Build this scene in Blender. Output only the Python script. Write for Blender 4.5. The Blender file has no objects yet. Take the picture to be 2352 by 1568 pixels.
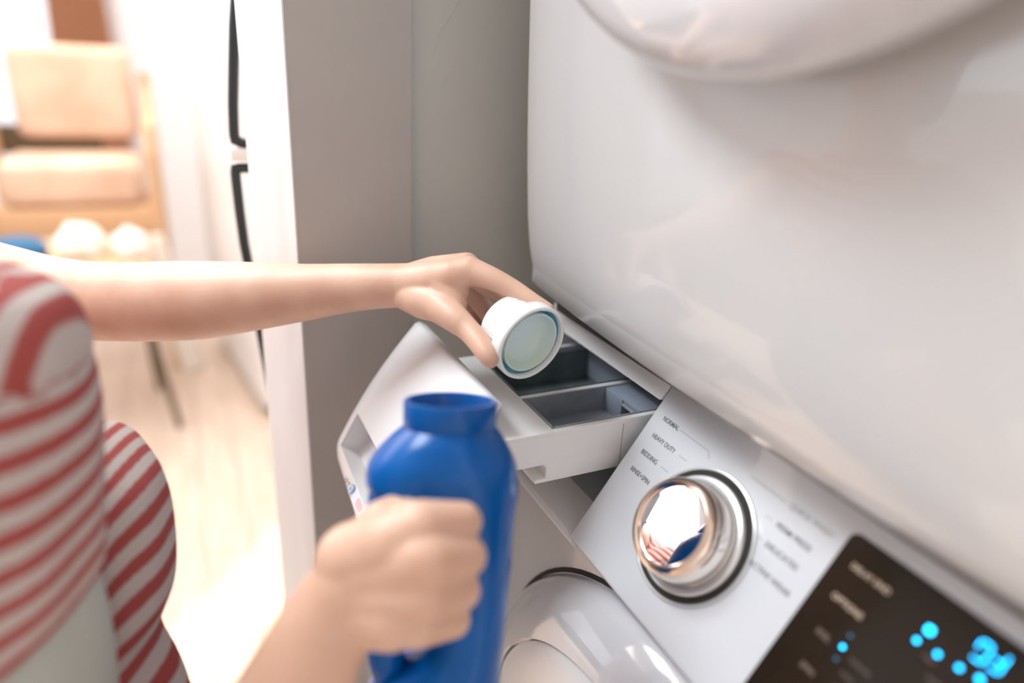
import bpy, bmesh, math, random
from mathutils import Vector, Matrix
random.seed(4)
C = bpy.context.scene.collection
PI = math.pi

# ------------------------------------------------------------------ camera frame
FPX = 1600.0
EYE = Vector((0, 0, 1.53))
_d = Vector((-226, 4100, 1600)).normalized()
_x = Vector((-796, -668, 1600)).normalized()
_x = -(_x - _x.dot(_d) * _d).normalized()
_z = -_d
_y = _z.cross(_x)
RC = Matrix((_x, _y, _z))            # world = RC @ (right, down, forward)

cam = bpy.data.cameras.new('camera')
cam_o = bpy.data.objects.new('camera', cam); C.objects.link(cam_o)
cam.sensor_width = 36; cam.lens = 36 * FPX / 2352
r_, d_, f_ = RC.col[0], RC.col[1], RC.col[2]
m = Matrix((r_, -d_, -f_)).transposed().to_4x4(); m.translation = EYE
cam_o.matrix_world = m
cam.clip_start = 0.02
cam.dof.use_dof = True; cam.dof.focus_distance = 0.615; cam.dof.aperture_fstop = 1.5
bpy.context.scene.camera = cam_o

# ------------------------------------------------------------------ world, lights, exposure
sc = bpy.context.scene
sc.view_settings.view_transform = 'Standard'; sc.view_settings.look = 'None'
sc.view_settings.exposure = 0.43; sc.view_settings.gamma = 1; sc.view_settings.use_curve_mapping = False
w = bpy.data.worlds.new('world'); sc.world = w; w.use_nodes = True
bg = w.node_tree.nodes['Background']; bg.inputs[0].default_value = (.97, .96, 1, 1); bg.inputs[1].default_value = 1.0

def area(name, loc, target, sx, sy, power, col):
    l = bpy.data.lights.new(name, 'AREA'); l.shape = 'RECTANGLE'; l.size = sx; l.size_y = sy; l.energy = power; l.color = col
    o = bpy.data.objects.new(name, l); C.objects.link(o); o.location = loc
    o.rotation_euler = (Vector(target) - Vector(loc)).to_track_quat('-Z', 'Y').to_euler()
    return o
sun = bpy.data.lights.new('sun', 'SUN'); sun.energy = 3.0; sun.color = (1, .84, .68); sun.angle = math.radians(1.5)
so = bpy.data.objects.new('sun', sun); C.objects.link(so); so.location = (-4, 2, 6)
so.rotation_euler = Vector((.62, -.55, -.80)).to_track_quat('-Z', 'Y').to_euler()
area('window_light', (-1.7, -3.2, 1.9), (-.5, .3, 1.2), 1.3, 1.3, 10, (.55, .80, 1))
area('ceiling_panel_light', (-1.0, -.42, 2.56), (-.5, .25, 1.2), .9, .7, 36, (.88, .95, 1))
area('dining_room_light', (-3.4, -.9, 2.55), (-3.3, -.5, 0), 2.4, 2.0, 52, (1, .86, .76))  # added warm fill to brighten the far room, no known lamp there

# ------------------------------------------------------------------ helpers
def W(px, py, dep):                  # a point seen at (px, py), dep metres in front of the lens
    return RC @ Vector(((px - 1176) * dep / FPX, (py - 784) * dep / FPX, dep)) + EYE

def mat(name, col, rough=.5, metal=0, coat=0, sss=0, bump=None, spec=None, emit=None, trans=0, alpha=1, ior=None):
    mt = bpy.data.materials.new(name); mt.use_nodes = True
    nt = mt.node_tree; b = nt.nodes['Principled BSDF']
    b.inputs['Base Color'].default_value = (*col, 1); b.inputs['Roughness'].default_value = rough
    b.inputs['Metallic'].default_value = metal; b.inputs['Coat Weight'].default_value = coat
    b.inputs['Coat Roughness'].default_value = .04
    if sss:
        b.inputs['Subsurface Weight'].default_value = sss; b.inputs['Subsurface Scale'].default_value = .006
        b.inputs['Subsurface Radius'].default_value = (1, .35, .2)
    if spec is not None: b.inputs['Specular IOR Level'].default_value = spec
    if emit: b.inputs['Emission Color'].default_value = (*emit[0], 1); b.inputs['Emission Strength'].default_value = emit[1]
    if trans: b.inputs['Transmission Weight'].default_value = trans
    if alpha < 1: b.inputs['Alpha'].default_value = alpha
    if ior: b.inputs['IOR'].default_value = ior
    if bump:
        tc = nt.nodes.new('ShaderNodeTexCoord'); n = nt.nodes.new('ShaderNodeTexNoise'); n.inputs['Scale'].default_value = bump[0]; n.inputs['Detail'].default_value = 6
        bp = nt.nodes.new('ShaderNodeBump'); bp.inputs['Strength'].default_value = bump[1]; bp.inputs['Distance'].default_value = bump[2]
        nt.links.new(tc.outputs['Object'], n.inputs['Vector']); nt.links.new(n.outputs['Fac'], bp.inputs['Height']); nt.links.new(bp.outputs['Normal'], b.inputs['Normal'])
    return mt

def noise_tint(mt, scale, c1, c2, stretch=(1, 1, 1), lo=.35, hi=.65):
    nt = mt.node_tree; b = nt.nodes['Principled BSDF']
    tc = nt.nodes.new('ShaderNodeTexCoord'); mp = nt.nodes.new('ShaderNodeMapping'); mp.inputs['Scale'].default_value = stretch
    n = nt.nodes.new('ShaderNodeTexNoise'); n.inputs['Scale'].default_value = scale; n.inputs['Detail'].default_value = 5
    r = nt.nodes.new('ShaderNodeValToRGB'); r.color_ramp.elements[0].position = lo; r.color_ramp.elements[1].position = hi
    r.color_ramp.elements[0].color = (*c1, 1); r.color_ramp.elements[1].color = (*c2, 1)
    nt.links.new(tc.outputs['Object'], mp.inputs['Vector']); nt.links.new(mp.outputs['Vector'], n.inputs['Vector'])
    nt.links.new(n.outputs['Fac'], r.inputs['Fac']); nt.links.new(r.outputs['Color'], b.inputs['Base Color'])
    return mt

M = {}
M['enamel'] = mat('enamel', (.60, .60, .60), .22, coat=.6)
M['plastic_white'] = mat('plastic_white', (.80, .80, .81), .32, coat=.2)
M['door_white'] = mat('door_white', (.66, .665, .69), .12, coat=1)
M['console_white'] = mat('console_white', (.64, .66, .69), .28, coat=.3)
M['tray_white'] = mat('tray_white', (.84, .84, .83), .38)
M['tray_grey'] = noise_tint(mat('tray_grey', (.2, .23, .27), .22, coat=.3), 30, (.24, .27, .30), (.32, .35, .39))
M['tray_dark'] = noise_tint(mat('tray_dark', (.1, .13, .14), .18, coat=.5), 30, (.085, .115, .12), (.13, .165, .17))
M['tray_block'] = mat('tray_block', (.30, .34, .41), .25, coat=.4)
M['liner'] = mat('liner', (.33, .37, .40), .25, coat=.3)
M['dark_gap'] = mat('dark_gap', (.025, .02, .016), .8)
M['seal_brown'] = mat('seal_brown', (.09, .075, .065), .7)  # dark brown painted in for shade below the dryer
M['seal'] = mat('seal', (.10, .095, .09), .6)  # dark tone painted in for the shadow gap behind the dryer door
M['chrome'] = mat('chrome', (.86, .80, .76), .10, metal=1)
M['rose_chrome'] = mat('rose_chrome', (.88, .72, .62), .16, metal=1)
M['mirror'] = mat('mirror', (.92, .9, .9), .02, metal=1)
M['silver_ring'] = mat('silver_ring', (.70, .72, .73), .25, metal=.4)
M['black_gloss'] = mat('black_gloss', (.02, .013, .008), .12)
M['black_gloss'].node_tree.nodes['Principled BSDF'].inputs['Specular IOR Level'].default_value = .25
M['text_grey'] = mat('text_grey', (.16, .16, .18), .6)
M['text_faint'] = mat('text_faint', (.42, .40, .40), .6)
M['text_tan'] = mat('text_tan', (.50, .38, .28), .5)
M['text_dim'] = mat('text_dim', (.16, .12, .09), .5)
M['led'] = mat('led', (0, .2, .4), .4, emit=((0.0, .46, 1.0), 5.5))
M['led_dim'] = mat('led_dim', (.02, .08, .14), .4, emit=((0.02, .12, .25), 1.0))
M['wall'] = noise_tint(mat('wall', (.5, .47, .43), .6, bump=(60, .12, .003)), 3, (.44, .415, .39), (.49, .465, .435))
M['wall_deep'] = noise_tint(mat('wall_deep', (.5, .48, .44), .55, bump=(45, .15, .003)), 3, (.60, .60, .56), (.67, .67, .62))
M['trim'] = noise_tint(mat('trim', (.8, .74, .72), .45, bump=(90, .10, .002)), 5, (.76, .72, .71), (.82, .79, .785), (6, 6, .6))
M['room_wall'] = mat('room_wall', (.78, .78, .79), .8)
M['floor'] = noise_tint(mat('floor', (.74, .56, .42), .45), 4, (.66, .51, .40), (.76, .61, .50), (1, 8, 1))
M['bottle'] = noise_tint(mat('bottle', (.0, .07, .42), .24, coat=.0, spec=.28), 14, (.0, .080, .32), (.0, .105, .40))
M['bottle_dark'] = mat('bottle_dark', (.0, .03, .18), .35)
M['cap_white'] = mat('cap_white', (.83, .84, .84), .35, coat=.1)
M['cap_inner'] = noise_tint(mat('cap_inner', (.62, .78, .78), .4), 22, (.66, .76, .62), (.68, .82, .88))
M['cap_liquid'] = mat('cap_liquid', (.0, .22, .34), .15, coat=.5)
M['cushion'] = noise_tint(mat('cushion', (.80, .60, .40), .85), 6, (.60, .41, .30), (.70, .51, .39))
M['chair_wood'] = mat('chair_wood', (.60, .38, .22), .5)
M['dark_wood'] = mat('dark_wood', (.10, .065, .03), .5)
M['table_wood'] = mat('table_wood', (.72, .50, .32), .5)
M['linen'] = mat('linen', (.88, .84, .78), .9, bump=(20, .5, .01))
M['blue_cloth'] = mat('blue_cloth', (.01, .10, .22), .8)
M['curtain'] = mat('curtain', (.55, .30, .18), .9)
M['fridge'] = mat('fridge', (.80, .79, .78), .35)
M['gasket'] = mat('gasket', (.012, .02, .025), .4)
M['pants'] = mat('pants', (.40, .42, .38), .9, bump=(200, .3, .002))
M['hair'] = mat('hair', (.10, .05, .03), .5)
M['eye'] = mat('eye', (.85, .85, .85), .2)
M['shoe'] = mat('shoe', (.75, .73, .7), .6)
M['basket'] = mat('basket', (.62, .45, .28), .8)

def skin_mat():
    mt = mat('skin', (.62, .37, .26), .48, sss=.25, bump=(350, .12, .0006))
    noise_tint(mt, 22, (.63, .385, .275), (.72, .475, .355))
    return mt
M['skin'] = skin_mat()

def stripe_mat():
    mt = bpy.data.materials.new('striped_cotton'); mt.use_nodes = True; nt = mt.node_tree; b = nt.nodes['Principled BSDF']
    b.inputs['Roughness'].default_value = .9
    a = nt.nodes.new('ShaderNodeAttribute'); a.attribute_name = 'stripe'
    f = nt.nodes.new('ShaderNodeMath'); f.operation = 'FRACT'
    r = nt.nodes.new('ShaderNodeValToRGB'); e = r.color_ramp.elements
    e[0].position = 0; e[0].color = (.31, .055, .048, 1); e[1].position = .38; e[1].color = (.31, .055, .048, 1)
    k = r.color_ramp.elements.new(.48); k.color = (.45, .385, .355, 1)
    k = r.color_ramp.elements.new(.90); k.color = (.45, .385, .355, 1)
    k = r.color_ramp.elements.new(1.0); k.color = (.31, .055, .048, 1)
    nt.links.new(a.outputs['Fac'], f.inputs[0]); nt.links.new(f.outputs[0], r.inputs['Fac']); nt.links.new(r.outputs['Color'], b.inputs['Base Color'])
    return mt
M['stripe'] = stripe_mat()

def smooth(me, angle=40):
    for p in me.polygons: p.use_smooth = True
    try: me.set_sharp_from_angle(angle=math.radians(angle))
    except Exception: pass

def link(name, me, mt=None, parent=None, sm=True, angle=40):
    if mt is not None: me.materials.append(mt)
    if sm: smooth(me, angle)
    o = bpy.data.objects.new(name, me); C.objects.link(o)
    if parent is not None:
        o.parent = parent; o.matrix_parent_inverse = parent.matrix_world.inverted()
    return o

def obj(name, bm, mt, parent=None, sm=True, angle=40):
    bmesh.ops.recalc_face_normals(bm, faces=bm.faces[:])
    me = bpy.data.meshes.new(name); bm.to_mesh(me); bm.free()
    return link(name, me, mt, parent, sm, angle)

def thing(name, label, cat, loc=(0, 0, 0), group=None):
    o = bpy.data.objects.new(name, None); C.objects.link(o); o.location = loc
    o.matrix_world = Matrix.Translation(loc)
    o['label'] = label; o['category'] = cat
    if group: o['group'] = group
    return o
def tag(o, label, cat, group=None):
    o['label'] = label; o['category'] = cat
    if group: o['group'] = group
    return o
def struct(o): o['kind'] = 'structure'; return o

def add_box(bm, lo, hi, r=0, seg=3):
    t = bmesh.new()
    bmesh.ops.create_cube(t, size=1)
    for v in t.verts:
        v.co = Vector([lo[i] + (v.co[i] + .5) * (hi[i] - lo[i]) for i in range(3)])
    if r: bmesh.ops.bevel(t, geom=t.edges[:], offset=r, segments=seg, affect='EDGES', profile=.5)
    me = bpy.data.meshes.new('t'); t.to_mesh(me); t.free(); bm.from_mesh(me); bpy.data.meshes.remove(me)
def box(name, lo, hi, r, mt, parent=None, seg=3):
    bm = bmesh.new(); add_box(bm, lo, hi, r, seg); return obj(name, bm, mt, parent)

def add_prism(bm, prof, x0, x1, r=0, seg=3, nx=1):   # prof: (y, h) with h measured down from eye height
    t = bmesh.new()
    rings = [[t.verts.new((x0 + (x1 - x0) * i / nx, y, EYE.z - h)) for y, h in prof] for i in range(nx + 1)]
    n = len(prof)
    t.faces.new(rings[0]); t.faces.new(rings[-1][::-1])
    for a, b in zip(rings, rings[1:]):
        for i in range(n): t.faces.new((a[i], a[(i + 1) % n], b[(i + 1) % n], b[i]))
    bmesh.ops.recalc_face_normals(t, faces=t.faces[:])
    if r: bmesh.ops.bevel(t, geom=[e for e in t.edges if e.calc_face_angle(0) > .2], offset=r, segments=seg, affect='EDGES', profile=.5)
    me = bpy.data.meshes.new('t'); t.to_mesh(me); t.free(); bm.from_mesh(me); bpy.data.meshes.remove(me)

def add_tube(bm, pts, rad, n=14, closed=False, cap=True):
    pts = [Vector(p) for p in pts]; N = len(pts)
    rr = rad if isinstance(rad, (list, tuple)) else [rad] * N
    rings = []; prev = None
    for i, p in enumerate(pts):
        a = pts[(i - 1) % N] if (closed or i > 0) else p; b = pts[(i + 1) % N] if (closed or i < N - 1) else p
        t = (b - a).normalized()
        u = (prev - prev.dot(t) * t).normalized() if prev is not None else t.orthogonal().normalized()
        prev = u; v = t.cross(u)
        rings.append([bm.verts.new(p + (u * math.cos(2 * PI * k / n) + v * math.sin(2 * PI * k / n)) * rr[i]) for k in range(n)])
    rng = range(N if closed else N - 1)
    for i in rng:
        A, B = rings[i], rings[(i + 1) % N]
        if closed and i == N - 1:      # align the closing ring
            k0 = min(range(n), key=lambda k: (B[k].co - A[0].co).length)
            B = B[k0:] + B[:k0]
        for k in range(n): bm.faces.new((A[k], A[(k + 1) % n], B[(k + 1) % n], B[k]))
    if cap and not closed: bm.faces.new(rings[0][::-1]); bm.faces.new(rings[-1])
def tube(name, pts, rad, mt, parent=None, n=14, closed=False):
    bm = bmesh.new(); add_tube(bm, pts, rad, n, closed); return obj(name, bm, mt, parent)

def add_lathe(bm, prof, c, axis, n=48, closed=False):   # prof: (radius, along-axis)
    axis = Vector(axis).normalized(); u = axis.orthogonal().normalized(); v = axis.cross(u); c = Vector(c)
    rings = []
    for r, t in prof:
        if r < 1e-6: rings.append([bm.verts.new(c + axis * t)])
        else: rings.append([bm.verts.new(c + axis * t + (u * math.cos(2 * PI * k / n) + v * math.sin(2 * PI * k / n)) * r) for k in range(n)])
    pairs = list(zip(rings, rings[1:])) + ([(rings[-1], rings[0])] if closed else [])
    for A, B in pairs:
        for k in range(n):
            j = (k + 1) % n
            if len(A) == 1 and len(B) == 1: continue
            if len(A) == 1: bm.faces.new((A[0], B[j], B[k]))
            elif len(B) == 1: bm.faces.new((A[k], A[j], B[0]))
            else: bm.faces.new((A[k], A[j], B[j], B[k]))
def lathe(name, prof, c, axis, mt, parent=None, n=48, closed=False, angle=40):
    bm = bmesh.new(); add_lathe(bm, prof, c, axis, n, closed); return obj(name, bm, mt, parent, angle=angle)

# ------------------------------------------------------------------ the setting
def wall(name, lo, hi, mt): return struct(box(name, lo, hi, 0, mt))
# floor of the whole place as long boards
fl = struct(box('floor', (-6.2, -3.5, -.12), (1.4, 3.2, -.012), 0, M['dark_gap']))
nb = 0
for i in range(26):
    y = -1.6 + i * .14
    xs = [-6.1]
    while xs[-1] < -1.2: xs.append(min(xs[-1] + random.uniform(1.1, 1.9), -1.2))
    for a, b in zip(xs, xs[1:]):
        box('floor_plank', (a + .001, y + .001, -.0119), (b - .001, y + .139, 0), .0015, M['floor'], fl, 1)
        nb += 1
struct(box('floor_near', (-1.2, -3.5, -.0119), (1.4, 3.2, 0), 0, M['floor']))
# closet side wall: near plaster face, recessed face further in, splayed end
bm = bmesh.new()
t = [bm.verts.new(p) for p in ((-.72, .101, 0), (-.72, .2207, 0), (-.758, .2207, 0), (-.80, .2207, 0), (-.795, .068, 0))]
f = bm.faces.new(t[:2] + [t[3], t[4]]); bm.verts.remove(t[2])
e = bmesh.ops.extrude_face_region(bm, geom=[f]); bmesh.ops.translate(bm, vec=(0, 0, 2.6), verts=[v for v in e['geom'] if isinstance(v, bmesh.types.BMVert)])
wl = struct(obj('wall_left', bm, M['wall'], sm=False))
bm = bmesh.new()
t = [bm.verts.new(p) for p in ((-.7195, .1012, 0), (-.7188, .0995, 0), (-.796, .0655, 0), (-.797, .068, 0))]
f = bm.faces.new(t)
e = bmesh.ops.extrude_face_region(bm, geom=[f]); bmesh.ops.translate(bm, vec=(0, 0, 2.6), verts=[v for v in e['geom'] if isinstance(v, bmesh.types.BMVert)])
bmesh.ops.bevel(bm, geom=[x for x in bm.edges], offset=.0006, segments=2, affect='EDGES')
struct(obj('trim_1', bm, M['trim']))
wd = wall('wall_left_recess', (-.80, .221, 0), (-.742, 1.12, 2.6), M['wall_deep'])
# hairline plaster cracks, slightly raised filler lines
def crack(pts, r):
    P = []
    for px, py in pts:
        dvec = RC @ Vector(((px - 1176), (py - 784), FPX)); k = -.742 / dvec.x
        P.append(EYE + dvec * k + Vector((.0001, 0, 0)))
    tube('plaster_crack', P, r, M['crack'], wd, 6)
M['crack'] = mat('crack', (.66, .645, .60), .7)
M['crack_dark'] = mat('crack_dark', (.34, .32, .28), .7)
crack([(1053, 0), (1045, 22), (1030, 45), (1012, 70), (1004, 100), (996, 122), (990, 132)], .0006)
crack([(1050, 130), (1038, 160), (1022, 185), (1010, 215)], .0004)
crack([(1186, 395), (1178, 425), (1176, 450), (1170, 470)], .0005)
wall('wall_back', (-.80, 1.12, 0), (.16, 1.2, 2.6), M['wall'])
wall('wall_right', (.07, .30, 0), (.16, 1.12, 2.6), M['wall'])
wall('ceiling', (-.80, .068, 2.6), (.16, 1.2, 2.7), M['room_wall'])
wall('ceiling_kitchen', (-2.2, -3.5, 2.6), (1.4, .068, 2.7), M['room_wall'])
wall('wall_behind', (-2.2, -3.6, 0), (1.5, -3.5, 2.7), M['room_wall'])
wall('wall_side', (1.4, -3.5, 0), (1.5, 1.2, 2.7), M['room_wall'])
# far room wall with a tall window opening
fx = -5.2
wall('wall_far', (fx - .15, -.25, 0), (fx, -.02, 2.7), M['room_wall'])
wall('wall_far_side', (fx - .15, -3.5, 0), (fx, -1.9, 2.7), M['room_wall'])
wall('wall_far_sill', (fx - .15, -1.9, 0), (fx, -.25, .75), M['room_wall'])
wall('wall_far_head', (fx - .15, -1.9, 2.35), (fx, -.25, 2.7), M['room_wall'])
wall('wall_far_corner', (fx - .15, -.02, 0), (fx, 1.4, 2.7), M['room_wall'])
bm = bmesh.new()
for a in ((-1.9, .75, -1.84, 2.35), (-.31, .75, -.25, 2.35), (-1.84, .75, -.31, .81), (-1.84, 2.29, -.31, 2.35), (-1.10, .81, -1.04, 2.29)):
    add_box(bm, (fx - .10, a[0], a[1]), (fx - .03, a[2], a[3]), .004, 1)
wf = struct(obj('window_1', bm, M['trim']))
glass = mat('window_glass', (1, 1, 1), .02, trans=1, ior=1.02)
for y0, y1 in ((-1.84, -1.10), (-1.04, -.31)):
    box('pane', (fx - .068, y0, .81), (fx - .062, y1, 2.29), 0, glass, wf)
box('baseboard_far', (fx, -3.5, 0), (fx + .015, 1.4, .12), .002, M['trim'])['kind'] = 'structure'

# ------------------------------------------------------------------ washing machine
XL, XR = -.655, .03
XO = -.435                                     # right edge of the drawer opening
wm = thing('washing_machine', 'white front loading washing machine with silver dial, its detergent drawer pulled out', 'washing machine', (-.31, .65, .31))
TOP, BOT = (.367, .245), (.276, .380)          # slanted console face (y, depth below eye)
a = Vector((0, TOP[0], EYE.z - TOP[1])); b = Vector((0, BOT[0], EYE.z - BOT[1]))
VD = (b - a).normalized(); LC = (b - a).length
NO = Vector((0, -VD.z, VD.y)) if -VD.z < 0 else Vector((0, VD.z, -VD.y))   # outward
if NO.y > 0: NO = -NO
def con(x, v, out=0): return Vector((x, a.y, a.z)) + VD * v + NO * out
def con_px(px, py, out=0):
    dvec = RC @ Vector(((px - 1176), (py - 784), FPX)); p0 = con(0, 0, out)
    k = (p0 - EYE).dot(NO) / dvec.dot(NO); q = EYE + dvec * k
    return q.x, (q - p0).dot(VD)

# cabinet: shell panels and a hollow behind the drawer
bm = bmesh.new()
add_prism(bm, [(.292, .392), (1.05, .392), (1.05, 1.22), (.292, 1.22)], XL, XR, .006)
add_box(bm, (XL, .40, EYE.z - .395), (XL + .012, 1.05, EYE.z - .246), .002)
add_box(bm, (XO + .002, .41, EYE.z - .395), (XR, 1.05, EYE.z - .246), .002)
add_box(bm, (XL, .372, EYE.z - .2475), (XR, 1.05, EYE.z - .2405), .002)
add_box(bm, (XL, 1.03, EYE.z - .395), (XR, 1.05, EYE.z - .246), .002)
obj('cabinet', bm, M['enamel'], wm)
# console right of the opening
bm = bmesh.new()
add_prism(bm, [(.3675, .242), TOP, BOT, (.286, .392), (.415, .392), (.415, .242)], XO, XR, .0035, 3)
console = obj('console', bm, M['console_white'], wm)
# frame strips round the opening
bm = bmesh.new()
add_prism(bm, [(.367, .2415), TOP, (.3560, .2605), (.372, .262), (.378, .2415)], XL, XO - .0005, .0015, 2)
add_prism(bm, [TOP, BOT, (.288, .392), (.405, .392), (.405, .2452)], XL, XL + .014, .002, 2)
add_prism(bm, [(.281, .382), (.277, .386), (.286, .398), (.42, .398), (.42, .388)], XL, XO - .0005, .0015, 2)
obj('opening_frame', bm, M['plastic_white'], wm)
# hollow lining
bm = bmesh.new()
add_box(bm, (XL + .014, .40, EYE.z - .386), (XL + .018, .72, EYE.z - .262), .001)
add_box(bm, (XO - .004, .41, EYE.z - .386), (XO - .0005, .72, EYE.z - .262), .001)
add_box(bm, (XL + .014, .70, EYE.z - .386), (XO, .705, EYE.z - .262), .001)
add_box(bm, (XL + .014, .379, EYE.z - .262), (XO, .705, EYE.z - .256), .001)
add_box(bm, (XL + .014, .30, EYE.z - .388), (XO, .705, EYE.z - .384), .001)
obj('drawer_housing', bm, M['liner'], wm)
# rear guide block visible in the hollow
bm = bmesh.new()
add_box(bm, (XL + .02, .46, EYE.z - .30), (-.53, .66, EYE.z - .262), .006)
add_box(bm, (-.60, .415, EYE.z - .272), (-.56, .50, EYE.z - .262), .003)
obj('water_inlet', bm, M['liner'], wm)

# front door: convex ring, seam, inner dish
dc = Vector((-.292, .292, EYE.z - .663))
def squircle(R, n=80, e=2.0): 
    out = []
    for k in range(n):
        t = 2 * PI * k / n; c, s = math.cos(t), math.sin(t)
        out.append((math.copysign(abs(c) ** (2 / e), c) * R, math.copysign(abs(s) ** (2 / e), s) * R))
    return out
door = lathe('washer_door', [(.262, .012), (.274, .006), (.2755, -.004), (.272, -.016), (.262, -.027), (.248, -.037), (.236, -.0415), (.227, -.043), (.2255, -.0415), (.2255, -.030), (.10, -.030)],
      dc, (0, 1, 0), M['door_white'], wm, 96)
lathe('door_seam', [(.2765, .002), (.281, .002), (.281, -.0008), (.2765, -.0008)], dc, (0, 1, 0), M['dark_gap'], door, 96, closed=True)
lathe('door_dish', [(.2235, -.03), (.2235, -.0395), (.220, -.042), (.205, -.0445), (.17, -.0475), (.15, -.047), (.12, -.035), (0, -.03)], dc, (0, 1, 0), M['plastic_white'], door, 96)
lathe('door_glass', [(.149, -.046), (.12, -.052), (.07, -.058), (0, -.060)], dc, (0, 1, 0), M['black_gloss'], door, 64)

# dial on the console
kx, kv = -.330, .0865
kc = con(kx, kv)
knob = lathe('dial', [(.0, .001), (.0395, .001), (.0400, .006), (.0388, .014), (.0370, .021), (.0350, .0245), (.0, .0245)], kc, NO, M['chrome'], wm, 72)
lathe('dial_groove', [(.0450, .0004), (.0505, .0004), (.0505, .0012), (.0450, .0012)], kc, NO, M['dark_gap'], knob, 72, closed=True)
lathe('dial_outer_ring', [(.0503, .0006), (.0526, .0006), (.0522, .0018), (.0512, .0020), (.0503, .0012)], kc, NO, M['silver_ring'], knob, 72, closed=True)
lathe('dial_skirt', [(.0395, .0010), (.0450, .0010), (.0452, .0035), (.0440, .0050), (.0415, .0055), (.0398, .0040)], kc, NO, M['silver_ring'], knob, 72, closed=True)
lathe('dial_bezel', [(.0290, .0255), (.0295, .0280), (.0315, .0293), (.0345, .0282), (.0365, .0250), (.0370, .0215), (.0345, .0240)], kc, NO, M['rose_chrome'], knob, 72, closed=True)
lathe('dial_face', [(.0300, .0248), (.0296, .0262), (.020, .0267), (0, .0270)], kc, NO, M['mirror'], knob, 72)

# display window
dsp0, dsp1, dv0, dv1 = -.2345, .012, .0145, .142
def con_plate(bm, x0, x1, v0, v1, o0, o1, r, seg=4):
    t = bmesh.new()
    vs = []
    for cx, cv, s in ((x0 + r, v0 + r, 2), (x1 - r, v0 + r, 3), (x1 - r, v1 - r, 0), (x0 + r, v1 - r, 1)):
        for k in range(seg + 1):
            an = (s + k / seg) * PI / 2
            vs.append(t.verts.new(con(cx + r * math.cos(an), cv + r * math.sin(an), o0)))
    f = t.faces.new(vs)
    e = bmesh.ops.extrude_face_region(t, geom=[f]); bmesh.ops.translate(t, vec=NO * (o1 - o0), verts=[v for v in e['geom'] if isinstance(v, bmesh.types.BMVert)])
    me = bpy.data.meshes.new('t'); t.to_mesh(me); t.free(); bm.from_mesh(me); bpy.data.meshes.remove(me)
bm = bmesh.new(); con_plate(bm, dsp0, dsp1, dv0, dv1, -.001, .0008, .006, 6)
disp = obj('display', bm, M['black_gloss'], wm)
def blob(parent, x, v, r, name='indicator_light', mt=None):
    bm = bmesh.new(); con_plate(bm, x - r, x + r, v - r, v + r, .0007, .0011, r * .6, 3)
    return obj(name, bm, mt or M['led'], parent)
for px, py, r in ((1937, 1486, .0011), (2107, 1471, .0012), (2155, 1503, .0012), (2205, 1534, .0012)):
    x, v = con_px(px, py); blob(disp, x, v, r)
for px, py, r in ((1955, 1460, .0009), (1922, 1513, .0009)):
    x, v = con_px(px, py); blob(disp, x, v, r, mt=M['led_dim'])
# seven-segment digits reading the remaining time
def seg_digit(x, v, s, on):
    g = .0009; h = s; wd_ = s * .9
    segs = {'a': (x, v, x + wd_, v + g), 'd': (x, v + 2 * h, x + wd_, v + 2 * h + g), 'g': (x, v + h, x + wd_, v + h + g),
            'f': (x - g, v + g, x, v + h), 'b': (x + wd_, v + g, x + wd_ + g, v + h), 'e': (x - g, v + h + g, x, v + 2 * h), 'c': (x + wd_, v + h + g, x + wd_ + g, v + 2 * h)}
    for k in on:
        x0, v0, x1, v1 = segs[k]
        bm = bmesh.new(); con_plate(bm, x0, x1, v0, v1, .0007, .0011, .0002, 1); obj('display_segment', bm, M['led'], disp)
x, v = con_px(2137, 1448); blob(disp, x, v, .0022)
x, v = con_px(2262, 1470); seg_digit(x, v, .0052, 'abcdf')
x, v = con_px(2300, 1492); seg_digit(x, v, .0052, 'bcdg')
x, v = con_px(2252, 1560); blob(disp, x, v, .0014)

def text(parent, s, x, v, h, mt, off=.0002, sx=1, bold=0):
    cu = bpy.data.curves.new('lettering', 'FONT'); cu.body = s; cu.size = h * 1.4; cu.extrude = .00004; cu.offset = bold
    cu.materials.append(mt)
    o = bpy.data.objects.new('lettering', cu); C.objects.link(o)
    X = Vector((1, 0, 0)); mm = Matrix((X, -VD, NO)).transposed().to_4x4(); mm.translation = con(x, v, off)
    o.parent = parent; o.matrix_parent_inverse = parent.matrix_world.inverted(); o.matrix_world = mm @ Matrix.Diagonal((sx, 1, 1, 1))
    return o
def solid_text(o):
    dg = bpy.context.evaluated_depsgraph_get(); dg.update()
    me = bpy.data.meshes.new_from_object(o.evaluated_get(dg)); q = bpy.data.objects.new('lettering', me); C.objects.link(q)
    q.parent = o.parent; q.matrix_parent_inverse = o.matrix_parent_inverse.copy(); q.matrix_basis = o.matrix_basis.copy()
    bpy.data.objects.remove(o)
def line(parent, pts, mt, wdt=.0003):
    bm = bmesh.new()
    for (x0, v0), (x1, v1) in zip(pts, pts[1:]):
        dx, dv = x1 - x0, v1 - v0; L = math.hypot(dx, dv); nx, nv = -dv / L * wdt, dx / L * wdt
        q = [con(x0 + nx, v0 + nv, .00015), con(x1 + nx, v1 + nv, .00015), con(x1 - nx, v1 - nv, .00015), con(x0 - nx, v0 - nv, .00015)]
        vs = [bm.verts.new(p) for p in q]; top = [bm.verts.new(p + NO * .0001) for p in q]
        bm.faces.new(top); bm.faces.new(vs[::-1])
        for i in range(4): bm.faces.new((vs[i], vs[(i + 1) % 4], top[(i + 1) % 4], top[i]))
    obj('pointer_line', bm, mt, parent, sm=False)
for s, x, v in (('NORMAL', -.4205, .0305), ('HEAVY DUTY', -.4200, .0475), ('BEDDING', -.4200, .0640), ('RINSE+SPIN', -.4190, .0810)):
    text(wm, s, x, v + .0004, .0042, M['text_grey'], sx=.86, bold=.00006)
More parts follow.
